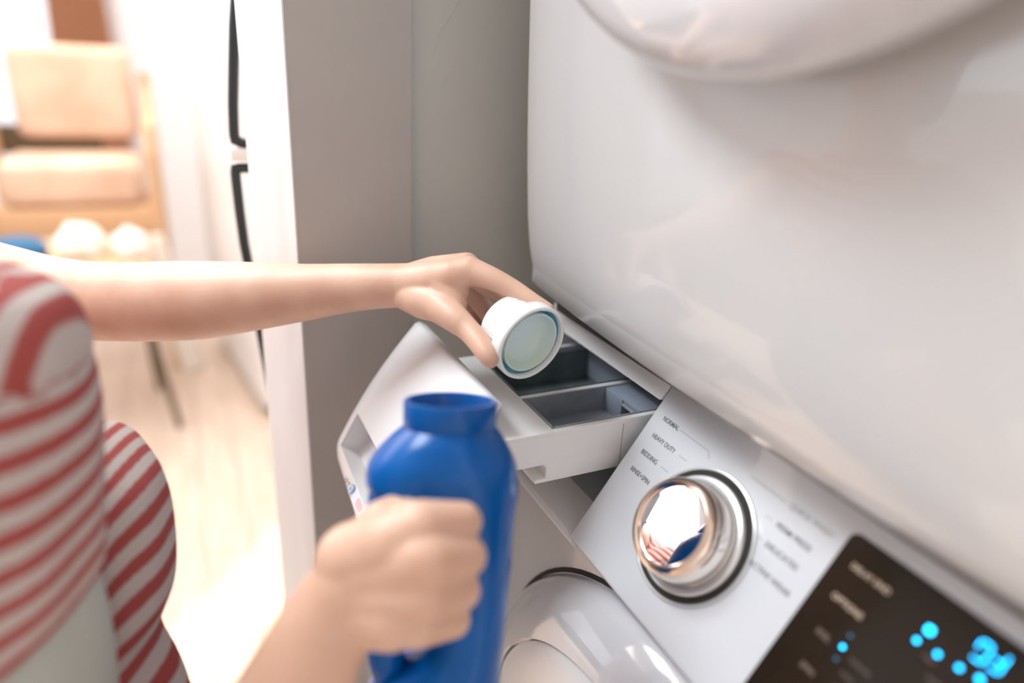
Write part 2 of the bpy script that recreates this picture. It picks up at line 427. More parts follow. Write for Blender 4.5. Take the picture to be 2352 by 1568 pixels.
for s, x, v in (('QUICK WASH', -.280, .0270), ('PERM PRESS', -.2800, .0430), ('DELICATES', -.2785, .0580), ('ACTIVE WEAR', -.2810, .0745)):
    text(wm, s, x, v + .0004, .0042, M['text_grey'] if v > .03 else M['text_faint'], sx=.98, bold=.00006)
for p in ([(-.398, .0290), (-.362, .0290), (-.357, .034)], [(-.384, .0460), (-.374, .0460)], [(-.393, .0625), (-.383, .0625)],
          [(-.318, .0255), (-.312, .0255), (-.284, .0255)], [(-.290, .0415), (-.284, .0415)], [(-.287, .0565), (-.282, .0565)]):
    line(wm, p, M['text_faint'])
for s, x, v in (('DELAY END', -.2235, .0345), ('OPTIONS', -.2225, .0560), ('SOIL', -.2180, .079), ('SPIN', -.214, .101), ('TEMP', -.2105, .122)):
    text(disp, s, x, v, .0036, M['text_tan'] if v < .07 else M['text_dim'], .0009, 1, .00012)
for s, x, v in (('NORMAL', -.193, .0785), ('HIGH', -.193, .088), ('MEDIUM', -.193, .0975), ('LOW', -.193, .107), ('HOT', -.165, .05), ('WARM', -.158, .058)):
    text(disp, s, x, v, .0024, M['text_dim'], .0009)

# detergent drawer, pulled out towards the room
PULL = -.162
dr = thing('x', 'x', 'x'); del dr['label'], dr['category']
dr.name = 'detergent_drawer'; dr.parent = wm; dr.matrix_parent_inverse = wm.matrix_world.inverted()
PX0, PX1 = -.652, -.4595
def pl(x, v, out=0): return con(x, v, out) + Vector((0, PULL, 0))
# front plate with a scooped hand grip: grid over (x, v) with a rectangular pocket
def plate():
    bm = bmesh.new()
    gx0, gx1, gv0, gv1 = -.6385, -.470, .112, .150
    def out_at(x, v):           # face bulges out at the bottom, rolls under at the edges
        t = v / LC
        o = .006 * math.sin(PI * min(1, t)) + .0
        return o
    xs = sorted(set([PX0, PX0 + .003] + [gx0, gx0 + .0015, gx1 - .0015, gx1] + [PX0 + (PX1 - PX0) * i / 12 for i in range(1, 12)] + [PX1 - .003, PX1]))
    vs = sorted(set([0, .002, .004, gv0, gv0 + .0015, gv1 - .0015, gv1, LC - .008, LC - .004, LC, LC + .004, LC + .008] + [.02, .04, .06, .08, .096, .125, .137]))
    G = {}
    for x in xs:
        for v in vs:
            o = out_at(x, v)
            if v > .148: o -= ((v - .148) / .020) ** 2 * .0085
            if v < .003: o -= (.003 - v) * 1.0
            ex = min(x - PX0, PX1 - x)
            if ex < .0025: o -= .0025 - ex
            if gx0 < x < gx1 and gv0 < v < gv1: o -= .020 + .006 * math.sin(PI * (v - gv0) / (gv1 - gv0))
            vv = v + max(0, v - .135) / .028 * .007 * min(1, (x - PX0) / .13)
            G[x, v] = bm.verts.new(pl(x, vv, o))
    for a_, b_ in zip(xs, xs[1:]):
        for c_, d2 in zip(vs, vs[1:]): bm.faces.new((G[a_, c_], G[b_, c_], G[b_, d2], G[a_, d2]))
    # thickness: back sheet
    B = {}
    for x in xs:
        for v in (vs[0], vs[-1]): B[x, v] = bm.verts.new(pl(x, v, -.030 if v > .1 else -.014) + Vector((0, 0, 0)))
    for v in vs:
        for x in (xs[0], xs[-1]):
            if (x, v) not in B: B[x, v] = bm.verts.new(pl(x, v, -.014 - .016 * min(1, v / LC)))
    per = [(x, vs[0]) for x in xs] + [(xs[-1], v) for v in vs[1:]] + [(x, vs[-1]) for x in xs[::-1][1:]] + [(xs[0], v) for v in vs[::-1][1:-1]]
    n = len(per)
    for i in range(n):
        p, q = per[i], per[(i + 1) % n]; bm.faces.new((G[p], G[q], B[q], B[p]))
    bm.faces.new([B[p] for p in per])
    return bm
obj('drawer_front', plate(), M['plastic_white'], dr, angle=50)
def ptext(s, x, v, h, mt):
    o = text(dr, s, x, v, h, mt, bold=.00005); o.matrix_world = Matrix.Translation(Vector((0, PULL, 0)) + NO * .0012) @ o.matrix_world; return o
ptext('VRT', -.5910, .1648, .0062, M['text_grey'])
lb = mat('label_blue', (.30, .42, .62), .3); lbw = mat('label_clear', (.72, .80, .88), .15, coat=1)
bm = bmesh.new(); add_lathe(bm, [(0, .0003), (.0052, .0003), (.0052, .0012), (0, .0012)], pl(-.566, .1595, .001), NO, 24); obj('round_emblem', bm, lb, dr)
bm = bmesh.new(); add_lathe(bm, [(.0022, .0013), (.0032, .0013), (.0032, .0016), (.0022, .0016)], pl(-.566, .1595, .001), NO, 24, True); obj('emblem_ring', bm, lbw, dr)
bm = bmesh.new()
for v_, (x0, x1) in ((.1545, (-.557, -.490)), (.1635, (-.557, -.490))):
    add_box(bm, (x0, -.0005, -.0006), (x1, .0005, .0006), 0)
bm.free()
bm = bmesh.new()
q = [pl(x, v, o) for o in (.0004, .0016) for x, v in ((-.558, .1535), (-.480, .1535), (-.480, .1645), (-.558, .1645))]
vs = [bm.verts.new(p) for p in q]
for f in ((0, 1, 2, 3), (7, 6, 5, 4), (0, 4, 5, 1), (1, 5, 6, 2), (2, 6, 7, 3), (3, 7, 4, 0)): bm.faces.new([vs[i] for i in f])
obj('clear_sticker', bm, lbw, dr, sm=False)
bm = bmesh.new(); con_plate(bm, -.546, -.530, .1550, .1625, .0015, .0019, .003); 
for v_ in bm.verts: v_.co += Vector((0, PULL, 0))
obj('pink_mark', bm, mat('pink_mark', (.85, .52, .48), .4), dr)

# white tray: flat top with two openings, tall right side wall
H = .280; zt = EYE.z - H
TX0, TX1 = -.6215, -.4475
bm = bmesh.new()
cells_x = [TX0, -.6030, -.5190, -.5115, -.4530, TX1]
def slab(x0, x1, y0, y1, z0=zt - .004, z1=zt, r=.0006): add_box(bm, (x0, y0, z0), (x1, y1, z1), r, 2)
slab(TX0, TX1, .190, .2615)
slab(TX0, -.6030, .2605, .66); slab(-.5190, -.5125, .2605, .385); slab(-.4530, TX1, .2605, .66, zt - .0045)
slab(TX0, TX1, .46, .66)
add_prism(bm, [(.200, .282), (.66, .282), (.66, .327), (.262, .327), (.257, .324), (.256, .314), (.253, .311), (.200, .311)], TX1 - .0035, TX1 - .0003, .0008, 2)       # side wall
add_box(bm, (TX0 + .0003, .200, EYE.z - .320), (TX0 + .0035, .66, zt - .002), .0012, 2)
add_box(bm, (TX0 + .002, .246, EYE.z - .329), (TX1 - .001, .66, EYE.z - .325), .001, 2)
add_box(bm, (TX0 + .002, .200, EYE.z - .310), (TX1 - .001, .262, EYE.z - .306), .001, 2)
add_box(bm, (TX0 + .002, .256, EYE.z - .327), (TX1 - .001, .260, EYE.z - .284), .001, 2)
obj('tray', bm, M['tray_white'], dr)
box('tray_seam', (TX1 - .0004, .330, EYE.z - .326), (TX1 + .0001, .3306, zt - .005), 0, M['text_faint'], dr)
def cup(name, x0, x1, y0, y1, depth, mt, th=.0016, slope=.006):
    bm = bmesh.new(); z0 = zt - depth
    def quad(lo, hi): add_box(bm, lo, hi, .0004, 1)
    quad((x0, y0, z0), (x0 + th, y1, zt + .0008)); quad((x1 - th, y0, z0), (x1, y1, zt + .0008))
    quad((x0, y0, z0), (x1, y0 + th, zt + .0008)); quad((x0, y1 - th, z0), (x1, y1, zt + .0008)); quad((x0, y0, z0), (x1, y1, z0 + th))
    return obj(name, bm, mt, dr)
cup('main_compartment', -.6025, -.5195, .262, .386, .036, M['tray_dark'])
cup('softener_compartment', -.5120, -.4535, .262, .455, .025, M['tray_grey'])
bm = bmesh.new()      # softener cap block with a stepped opening
add_box(bm, (-.5100, .352, zt - .004), (-.4555, .4535, zt - .0002), .001, 2)
add_box(bm, (-.5100, .350, zt - .0235), (-.4840, .3535, zt - .0005), .001, 2)
add_box(bm, (-.4850, .350, zt - .0235), (-.4815, .377, zt - .0005), .001, 2)
obj('softener_cover', bm, M['tray_block'], dr)
bm = bmesh.new(); add_box(bm, (-.4815, .349, zt - .006), (-.4560, .378, zt - .0040), .0005, 1); obj('cover_step', bm, M['tray_block'], dr)
bm = bmesh.new()
add_lathe(bm, [(0, zt - .0305), (.013, zt - .0305), (.013, zt - .0165), (.011, zt - .015), (0, zt - .015)], (-.540, .335, 0), (0, 0, 1), 32); obj('siphon_tube', bm, M['tray_block'], dr)
bm = bmesh.new()
add_lathe(bm, [(0, zt - .0235), (.008, zt - .0235), (.008, zt - .0215), (0, zt - .0215)], (-.4660, .335, 0), (0, 0, 1), 24); obj('drain_hole', bm, M['dark_gap'], dr)
bm = bmesh.new()      # raised rear splash walls beyond the main compartment
add_box(bm, (-.6020, .384, zt - .03), (-.522, .3875, zt + .006), .001, 2)
add_box(bm, (-.6040, .262, zt - .002), (-.6010, .386, zt + .006), .001, 2)
obj('splash_guard', bm, M['tray_block'], dr)
def flat_text(s, x, y, z, h, mt, parent, rot):
    cu = bpy.data.curves.new('lettering', 'FONT'); cu.body = s; cu.size = h; cu.extrude = .00003; cu.offset = .00008; cu.materials.append(mt)
    o = bpy.data.objects.new('lettering', cu); C.objects.link(o); o.parent = parent; o.matrix_parent_inverse = parent.matrix_world.inverted()
    o.matrix_world = Matrix.Translation((x, y, z)) @ Matrix.Rotation(rot, 4, 'Z')
M['text_black'] = mat('text_black', (.03, .03, .035), .6)
flat_text('FABRIC', -.493, .417, zt + .0002, .0052, M['text_black'], dr, 0)
flat_text('SOFTENER', -.493, .411, zt + .0002, .0052, M['text_black'], dr, 0)

# pedestal under the washer
pd = thing('washer_pedestal', 'white pedestal drawer box under the washing machine', 'pedestal', (-.31, .65, 0))
box('body', (XL, .30, .0), (XR, 1.05, .309), .008, M['enamel'], pd)
box('drawer_panel', (XL + .02, .288, .03), (XR - .02, .301, .29), .004, M['plastic_white'], pd)

# ------------------------------------------------------------------ dryer stacked on top
zb = EYE.z - .2245
dy = thing('tumble_dryer', 'white tumble dryer with big round door, stacked on the washing machine', 'dryer', (-.31, .7, zb))
def dryer_body():
    bm = bmesh.new(); y0, y1, z1 = .352, 1.06, zb + .98; nx = 28
    X0, X1 = XL - .002, XR + .002
    t = bmesh.new(); bmesh.ops.create_cube(t, size=1)
    for v in t.verts: v.co = Vector((X0 + (v.co.x + .5) * (X1 - X0), y0 + (v.co.y + .5) * (y1 - y0), zb + (v.co.z + .5) * (z1 - zb)))
    ed = t.edges[:]
    bmesh.ops.bevel(t, geom=ed, offset=.034, segments=10, affect='EDGES', profile=.5)
    for i in range(1, 24):
        bmesh.ops.bisect_plane(t, geom=t.verts[:] + t.edges[:] + t.faces[:], plane_co=(0, 0, zb + .034 + .9 * (i / 24) ** 2.2), plane_no=(0, 0, 1))
    for i in range(1, nx):
        x = X0 + .034 + (X1 - X0 - .068) * i / nx
        bmesh.ops.bisect_plane(t, geom=t.verts[:] + t.edges[:] + t.faces[:], plane_co=(x, 0, 0), plane_no=(1, 0, 0))
    cx, hw = (X0 + X1) / 2, (X1 - X0) / 2
    for v in t.verts:
        u = (v.co.x - cx) / hw
        f = max(0, 1 - (v.co.y - y0) / .10)
        dz = max(0, v.co.z - zb)
        v.co.y -= (.020 * (1 - u * u) + .026 * (1 - math.exp(-dz / .02)) + .026 * (1 - math.exp(-dz / .2))) * f
        # underside rises a little behind the front lip, tighter radius at the bottom
        if v.co.z < zb + .034: v.co.z = zb + (v.co.z - zb) * .55 + .0
    return t
box('base_seal', (XL + .03, .353, EYE.z - .2402), (XR - .01, .40, zb + .006), .002, M['seal_brown'], dy)  # dark strip standing in for the shaded underside of the dryer
t = dryer_body()
body = obj('cabinet', t, M['enamel'], dy, angle=180)
for vt in body.data.vertices: pass
# bottom rear feet are hidden; door: squarish round dish standing off the front
def door_ring(s, yoff, nn=96):
    out = []
    cx, cz = -.295, 1.53 + .250
    for k in range(nn):
        t_ = 2 * PI * k / nn; c, q = math.cos(t_), math.sin(t_); e = 2.0
        rx, rz = .25, .25
        x = math.copysign(abs(c) ** (2 / e), c) * rx * s; z = math.copysign(abs(q) ** (2 / e), q) * rz * s
        u = (cx + x - (-.3125)) / .34
        out.append(Vector((cx + x, .300 - .020 * (1 - u * u) + yoff, cz + z)))
    return out
bm = bmesh.new(); prev = None
for s, yo in ((.955, -.018), (.985, -.019), (.997, -.021), (1.0, -.024), (1.0, -.030), (.988, -.040), (.965, -.048), (.93, -.053), (.86, -.058), (.80, -.060), (.775, -.060), (.765, -.056), (.74, -.054), (.4, -.058)):
    ring = [bm.verts.new(p) for p in door_ring(s, yo)]
    if prev:
        for k in range(len(ring)): bm.faces.new((prev[k], prev[(k + 1) % len(ring)], ring[(k + 1) % len(ring)], ring[k]))
    prev = ring
bm.faces.new(prev)
ddoor = obj('dryer_door', bm, M['door_white'], dy, angle=60)
bm = bmesh.new(); prev = None
for s, yo in ((.90, .012), (.945, .004), (.965, -.006), (.965, -.0175)):
    ring = [bm.verts.new(p) for p in door_ring(s, yo)]
    if prev:
        for k in range(len(ring)): bm.faces.new((prev[k], prev[(k + 1) % len(ring)], ring[(k + 1) % len(ring)], ring[k]))
    prev = ring
bm.faces.new(prev)
obj('door_seal', bm, M['seal'], ddoor, angle=60)  # door neck coloured dark to deepen the shadow gap behind the door

# ------------------------------------------------------------------ body helpers
K = 1.06
def P(px, py, dep): return W(px, py, dep * K)
def add_capsule(bm, p, q, r0, r1, n=44):
    p, q = Vector(p), Vector(q); ax = q - p; L = ax.length
    if L < 1e-5: L = 1e-5; ax = Vector((0, 0, 1))
    prof = [(0, -r0)] + [(r0 * math.cos(a_), r0 * math.sin(a_)) for a_ in [(-PI / 2) * (1 - k / 5) for k in range(1, 6)]]
    prof += [(r1 * math.cos(a_), L + r1 * math.sin(a_)) for a_ in [(PI / 2) * k / 5 for k in range(0, 5)]] + [(0, L + r1)]
    add_lathe(bm, prof, p, ax, n)
def chain(bm, pts, k=1.0):
    for (p, r0), (q, r1) in zip(pts, pts[1:]): add_capsule(bm, p, q, r0 * k, r1 * k)
def spline(pts, sub=4):          # smooth a list of (point, radius)
    out = []
    n = len(pts)
    for i in range(n - 1):
        p0, p1, p2, p3 = pts[max(i - 1, 0)], pts[i], pts[i + 1], pts[min(i + 2, n - 1)]
        for s in range(sub):
            t_ = s / sub
            def cr(a_, b_, c_, d2): return .5 * ((2 * b_) + (c_ - a_) * t_ + (2 * a_ - 5 * b_ + 4 * c_ - d2) * t_ ** 2 + (-a_ + 3 * b_ - 3 * c_ + d2) * t_ ** 3)
            out.append((Vector([cr(p0[0][j], p1[0][j], p2[0][j], p3[0][j]) for j in range(3)]), cr(p0[1], p1[1], p2[1], p3[1])))
    out.append(pts[-1]); return out
def remesh(bm, voxel, iters=6, fac=.5):
    bmesh.ops.recalc_face_normals(bm, faces=bm.faces[:])
    me = bpy.data.meshes.new('t'); bm.to_mesh(me); bm.free()
    o = bpy.data.objects.new('t', me); C.objects.link(o)
    md = o.modifiers.new('r', 'REMESH'); md.mode = 'VOXEL'; md.voxel_size = voxel; md.adaptivity = 0
    ms = o.modifiers.new('s', 'SMOOTH'); ms.factor = fac; ms.iterations = iters
    dg = bpy.context.evaluated_depsgraph_get(); dg.update()
    out = bpy.data.meshes.new_from_object(o.evaluated_get(dg))
    bpy.data.objects.remove(o); return out

# ------------------------------------------------------------------ the person
person = thing('person', 'person in red and white striped shirt pouring from a cap and gripping a blue bottle', 'person', (-.57, -.22, 0))
# left arm and hand
bm = bmesh.new()
LS = Vector((-.84, -.30, 1.33)); RS = Vector((-.43, -.185, 1.335))
arm = [(LS, .044), (P(-150, 632, .625), .043), (P(0, 662, .635), .0405), (P(120, 682, .645), .0375), (P(250, 693, .64), .0362), (P(430, 691, .635), .0362), (P(560, 682, .627), .0318), (P(680, 673, .62), .0262), (P(790, 662, .612), .0218), (P(870, 657, .605), .0197), (P(930, 655, .60), .0190)]
chain(bm, spline(arm, 4), K)
wr = P(930, 655, .60)
def seg(*pts): chain(bm, [(P(*p[:3]), p[3] * K) for p in pts])
def sseg(*pts): chain(bm, spline([(P(*p[:3]), p[3] * K) for p in pts], 3))
seg((925, 655, .60, .0185), (985, 646, .588, .0170), (1040, 634, .575, .0150), (1078, 622, .572, .0125))
seg((930, 650, .605, .0160), (1000, 630, .598, .0160), (1072, 610, .590, .0115))
seg((930, 660, .61, .0150), (1000, 650, .612, .0150), (1062, 638, .608, .0115))
seg((930, 665, .61, .0140), (1000, 672, .618, .0130), (1045, 668, .622, .0110))
seg((925, 668, .60, .0150), (975, 690, .585, .0160), (1020, 705, .572, .0140))       # ball of the thumb
seg((985, 665, .590, .0170), (1035, 672, .580, .0155))
seg((1020, 650, .580, .0160), (1040, 700, .572, .0120))
sseg((1078, 622, .572, .0120), (1130, 640, .566, .0096), (1178, 665, .562, .0085), (1222, 691, .556, .0070), (1258, 709, .552, .0052))      # index finger
sseg((1072, 610, .590, .0112), (1110, 650, .598, .0092), (1150, 677, .600, .0083), (1188, 700, .592, .0075), (1212, 706, .580, .0064))     # middle finger
sseg((1062, 638, .608, .0110), (1090, 680, .616, .0090), (1115, 715, .618, .0080), (1142, 745, .605, .0073), (1158, 760, .592, .0062))     # ring finger
sseg((1045, 668, .622, .0105), (1066, 705, .630, .0085), (1090, 745, .628, .0073), (1118, 778, .615, .0066), (1136, 790, .602, .0056))     # little finger
sseg((1000, 695, .578, .0150), (1045, 731, .560, .0118), (1075, 757, .553, .0095), (1100, 785, .544, .0092), (1118, 812, .536, .0082), (1126, 826, .534, .0068))          # thumb
left = remesh(bm, .0013, 10, .5)
# right arm and hand, gripping the bottle handle
bm = bmesh.new()
chain(bm, spline([(RS, .044), (P(-250, 1680, .385), .043), (P(330, 2130, .37), .040), (P(500, 1900, .37), .036), (P(640, 1660, .37), .0315), (P(720, 1500, .372), .0272), (P(775, 1400, .374), .0248), (P(815, 1345, .374), .0240)], 4), K)
for py, d2, y0 in ((1215, .362, 1290), (1287, .354, 1325), (1362, .357, 1355), (1428, .366, 1390)):
    seg((815, y0, .374, .0215), (900, (y0 + py * 1.0) / 2, .364, .0190), (968 - abs(py - 1300) * .06, py, d2, .0150 if py < 1400 else .0125))
seg((930, 1200, .37, .0130), (930, 1420, .37, .0130))
for mx, my, md_, px, py, pd_, r in ((968, 1212, .362, 1068, 1197, .374, .0108), (985, 1287, .354, 1076, 1277, .367, .0112), (975, 1362, .357, 1064, 1356, .371, .0108), (952, 1428, .366, 1046, 1424, .381, .0098)):
    seg((mx, my, md_, r + .004), (px - 6, py, pd_, r), (px - 8, py + 3, pd_ + .018, r * .92), (px - 65, py + 6, pd_ + .036, r * .85), (px - 95, py + 6, pd_ + .034, r * .74))
seg((830, 1280, .378, .018), (880, 1205, .385, .0140), (905, 1180, .400, .0112), (955, 1172, .420, .0098), (1000, 1185, .432, .0082))
right = remesh(bm, .0016, 5, .5)
# trunk, neck, head and legs
bm = bmesh.new()
nk = Vector((-.62, -.25, 1.385)); pv = Vector((-.57, -.215, .88)); U = Vector((.96, .27, 0))
chain(bm, [(LS, .042), (nk + Vector((0, 0, -.05)), .050), (RS, .042)])
for s in (-1, 1):
    for q0, q1, r0, r1 in ((nk + Vector((0, 0, -.09)), Vector((-.59, -.215, 1.20)), .055, .070), (Vector((-.59, -.215, 1.20)), Vector((-.57, -.21, 1.04)), .070, .062), (Vector((-.57, -.21, 1.04)), pv, .062, .078)):
        chain(bm, [(q0 + U * .055 * s, r0), (q1 + U * .055 * s, r1)])
chain(bm, [(nk - Vector((0, 0, .03)), .048), (nk + Vector((-.01, -.02, .09)), .045)])
hd = nk + Vector((-.01, -.035, .19))
chain(bm, [(hd + Vector((0, -.02, .03)), .083), (hd + Vector((0, .022, -.035)), .064), (hd + Vector((0, .045, -.075)), .036)])
chain(bm, [(hd + Vector((0, .068, .012)), .010), (hd + Vector((0, .090, -.022)), .011)])
chain(bm, [(hd + Vector((-.012, .078, -.028)), .007), (hd + Vector((.012, .078, -.028)), .007)])
chain(bm, [(hd + Vector((-.036, .056, .028)), .010), (hd + Vector((.036, .056, .028)), .010)])
for s in (-1, 1):
    chain(bm, [(hd + Vector((.080 * s, -.012, .0)), .013), (hd + Vector((.080 * s, -.014, -.022)), .009)])
LEG = []
for s in (-1, 1):
    hip = pv + U * .085 * s
    LEG.append([(hip, .085), (Vector((hip.x, hip.y + .03, .47)), .056), (Vector((hip.x, hip.y, .26)), .050), (Vector((hip.x, hip.y - .02, .07)), .034)])
    chain(bm, spline(LEG[-1], 3))
    chain(bm, [(Vector((hip.x, hip.y - .03, .045)), .036), (Vector((hip.x, hip.y + .08, .032)), .030), (Vector((hip.x, hip.y + .13, .027)), .026)])
trunk = remesh(bm, .0055, 3, .5)
bm = bmesh.new()
for me in (left, right, trunk): bm.from_mesh(me); bpy.data.meshes.remove(me)
obj('body', bm, M['skin'], person, angle=180)
# face and hair details
for s in (-1, 1):
    ec = hd + Vector((.030 * s, .0665, .008))
    ey = lathe('eye', [(0, -.010), (.007, -.007), (.010, 0), (.007, .007), (0, .010)], ec, (0, 1, 0), M['eye'], person, 20)
    lathe('iris', [(0, .0103), (.0035, .0098), (.0046, .0088), (0, .0088)], ec, (0, 1, 0), M['hair'], ey, 16)
bm = bmesh.new(); chain(bm, [(hd + Vector((-.016, .0735, -.052)), .005), (hd + Vector((0, .0785, -.052)), .0065), (hd + Vector((.016, .0735, -.052)), .005)]); obj('lips', bm, mat('lips', (.55, .22, .2), .4), person)
bm = bmesh.new(); chain(bm, [(hd + Vector((0, -.040, .045)), .086), (hd + Vector((0, -.065, -.02)), .074), (hd + Vector((0, -.085, -.11)), .040)])
link('hair', remesh(bm, .006, 4), M['hair'], person, angle=180)

# shirt: cross sections across the line of sight, swept down; (py, centre px, half width px, depth, half depth m, hem slope)
RT = Vector((RC.col[0].x, RC.col[0].y, 0)).normalized(); FW = Vector((-RT.y, RT.x, 0))
def cloth(name, secs, stripe, mt, parent, n=110, slope=0.0, e=2.3, fold=.0, dome=True, seed=1, ph0=0):
    rows = []
    S = secs
    fine = []
    for i in range(len(S) - 1):
        for s in range(10):
            t_ = s / 10; fine.append([S[i][j] * (1 - t_) + S[i + 1][j] * t_ for j in range(len(S[i]))])
    fine.append(list(S[-1]))
    # smooth the control rows
    for _ in range(8):
        g = [r[:] for r in fine]
        for i in range(1, len(fine) - 1): fine[i] = [(g[i - 1][j] + 2 * g[i][j] + g[i + 1][j]) / 4 for j in range(len(g[i]))]
    bm = bmesh.new(); rnd = random.Random(seed); ph = [rnd.uniform(0, 6.28) for _ in range(5)]
    vals = []
    L = 0; prevc = None
    for (py, cx, hw, dep, hd_, sl) in fine:
        c = P(cx, py, dep); rx = hw * dep * K / FPX
        if prevc is not None: L += abs(py - prevp) * dep * K / FPX
        prevc = c; prevp = py
        ring = []
        for k in range(n):
            a_ = 2 * PI * k / n; co, si = math.cos(a_), math.sin(a_)
            w_ = 1 + fold * math.sin(5 * a_ + ph[0] + L * 22) + fold * .6 * math.sin(9 * a_ + ph[1] - L * 35)
            x = math.copysign(abs(co) ** (2 / e), co) * rx * w_; y = math.copysign(abs(si) ** (2 / e), si) * hd_ * w_
            p = c + RT * x + FW * y + Vector((0, 0, x * sl))
            ring.append(bm.verts.new(p))
            vals.append(stripe(L, a_, x, y, py))
        rows.append(ring)
    for A, B in zip(rows, rows[1:]):
        for k in range(n): bm.faces.new((A[k], A[(k + 1) % n], B[(k + 1) % n], B[k]))
    if dome: bm.faces.new(rows[0]); bm.faces.new(rows[-1])
    bmesh.ops.recalc_face_normals(bm, faces=bm.faces[:])
    me = bpy.data.meshes.new(name); bm.to_mesh(me); bm.free()
    at = me.attributes.new('stripe', 'FLOAT', 'POINT')
    for i, v_ in enumerate(vals): at.data[i].value = v_
    return link(name, me, mt, parent, angle=180)
per = .0192
lobes = []
lobes.append(cloth('shirt', [(700, -164, 40, 0.35, 0.03, -0.1), (720, -154, 235, 0.35, 0.045, -0.1), (770, -144, 290, 0.35, 0.055, -0.1), (860, -134, 306, 0.35, 0.065, -0.05), (1000, -129, 316, 0.35, 0.07, 0), (1150, -129, 320, 0.35, 0.07, 0.05), (1300, -129, 322, 0.35, 0.07, 0.14), (1400, -124, 318, 0.35, 0.07, 0.22), (1470, -124, 312, 0.35, 0.07, 0.3)],
      lambda L, a_, x, y, py: (L + max(0, L - .12) * x * 1.0) / per + .1, None, None, fold=.012, seed=3))
lobes.append(cloth('shirt_front', [(995, 195, 18, 0.47, 0.02, 0.3), (1020, 195, 52, 0.47, 0.035, 0.35), (1065, 200, 92, 0.47, 0.045, 0.4), (1145, 204, 148, 0.47, 0.05, 0.4), (1235, 206, 172, 0.47, 0.055, 0.4), (1335, 208, 182, 0.47, 0.055, 0.4), (1415, 206, 182, 0.47, 0.055, 0.3), (1465, 200, 165, 0.47, 0.05, 0.3), (1505, 196, 150, 0.47, 0.05, 0.3), (1535, 202, 155, 0.47, 0.05, 0.3), (1595, 215, 185, 0.47, 0.05, 0.3), (1675, 225, 205, 0.47, 0.05, 0.3)],
      lambda L, a_, x, y, py: (L * .8 + 1.0 * x - 22.0 * max(0, x - .030) ** 2) / .0185 + .1, None, None, fold=.012, seed=8))
lobes.append(cloth('sleeve', [(622, -50, 100, 0.344, 0.02, -0.25), (636, -50, 165, 0.344, 0.03, -0.25), (680, -50, 196, 0.344, 0.04, -0.25), (740, -50, 214, 0.344, 0.045, -0.2), (800, -50, 222, 0.345, 0.048, -0.1), (840, -50, 215, 0.349, 0.048, 0)],
      lambda L, a_, x, y, py: x / .0175 + .90, None, None, fold=.01, seed=5))
trl = cloth('trousers', [(1395, -134, 306, 0.354, 0.06, 0.22), (1495, -129, 322, 0.354, 0.07, 0.24), (1605, -124, 326, 0.354, 0.08, 0.2), (1795, -124, 330, 0.354, 0.09, 0)],
      lambda L, a_, x, y, py: 0, None, None, fold=.01, seed=6)
from mathutils.kdtree import KDTree
def trunk_cloth(bm, secs, n=72):        # (z, centre x, centre y, half width, half depth)
    fine = []
    for p, q in zip(secs, secs[1:]):
        for k in range(8): fine.append([p[j] + (q[j] - p[j]) * k / 8 for j in range(5)])
    fine.append(list(secs[-1]))
    for _ in range(6):
        g = [r[:] for r in fine]
        for i in range(1, len(fine) - 1): fine[i] = [(g[i - 1][j] + 2 * g[i][j] + g[i + 1][j]) / 4 for j in range(5)]
    V2 = Vector((-U.y, U.x, 0)); prev = None
    for z, cx, cy, hw, hd2 in fine:
        ring = []
        for k in range(n):
            a_ = 2 * PI * k / n; co, si = math.cos(a_), math.sin(a_)
            w_ = 1 + .010 * math.sin(7 * a_ + z * 20)
            ring.append(bm.verts.new(Vector((cx, cy, z)) + U * math.copysign(abs(co) ** .85, co) * hw * w_ + V2 * math.copysign(abs(si) ** .85, si) * hd2 * w_))
        if prev:
            for k in range(n): bm.faces.new((prev[k], prev[(k + 1) % n], ring[(k + 1) % n], ring[k]))
        else: bm.faces.new(ring)
        prev = ring
    bm.faces.new(prev)
bm = bmesh.new(); tvals = []; tid = []
for li, o in enumerate(lobes):
    bm.from_mesh(o.data); at = o.data.attributes['stripe'].data
    tvals += [(v.co.copy(), at[i].value, li) for i, v in enumerate(o.data.vertices)]
trunk_cloth(bm, [(1.395, -.625, -.25, .075, .055), (1.375, -.62, -.245, .12, .068), (1.34, -.60, -.23, .165, .078), (1.27, -.59, -.215, .172, .092), (1.18, -.575, -.205, .165, .098), (1.07, -.57, -.205, .152, .092), (.98, -.57, -.21, .160, .098), (.94, -.57, -.21, .166, .10)])
EL = P(250, 693, .64); E2 = P(-250, 1680, .385)
chain(bm, [(Vector((-.66, -.255, 1.31)), .062), (LS, .056), (LS.lerp(EL, .30), .055)])
chain(bm, [(Vector((-.56, -.215, 1.31)), .062), (RS, .056), (RS.lerp(E2, .62), .056)])
chain(bm, [(LS, .056), (nk + Vector((0, 0, -.056)), .062), (RS, .057)])
me = remesh(bm, .0042, 3, .5); me.name = 'shirt'
kd = KDTree(len(tvals))
for i, (c_, v_, l_) in enumerate(tvals): kd.insert(c_, i)
kd.balance()
at = me.attributes.new('stripe', 'FLOAT', 'POINT')
for i, v in enumerate(me.vertices):
    hits = kd.find_n(v.co, 6)
    if hits[0][2] < .012:
        l0 = tvals[hits[0][1]][2]; sw = sv = 0
        for c_, k, dd_ in hits:
            if tvals[k][2] == l0: w_ = 1 / (dd_ * dd_ + 1e-8); sw += w_; sv += w_ * tvals[k][1]
        at.data[i].value = sv / sw
    else: at.data[i].value = -v.co.z / .0200 + 100
for o in lobes: bpy.data.objects.remove(o)
shirt = link('shirt', me, M['stripe'], person, angle=180)
bm = bmesh.new(); bm.from_mesh(trl.data); bpy.data.objects.remove(trl)
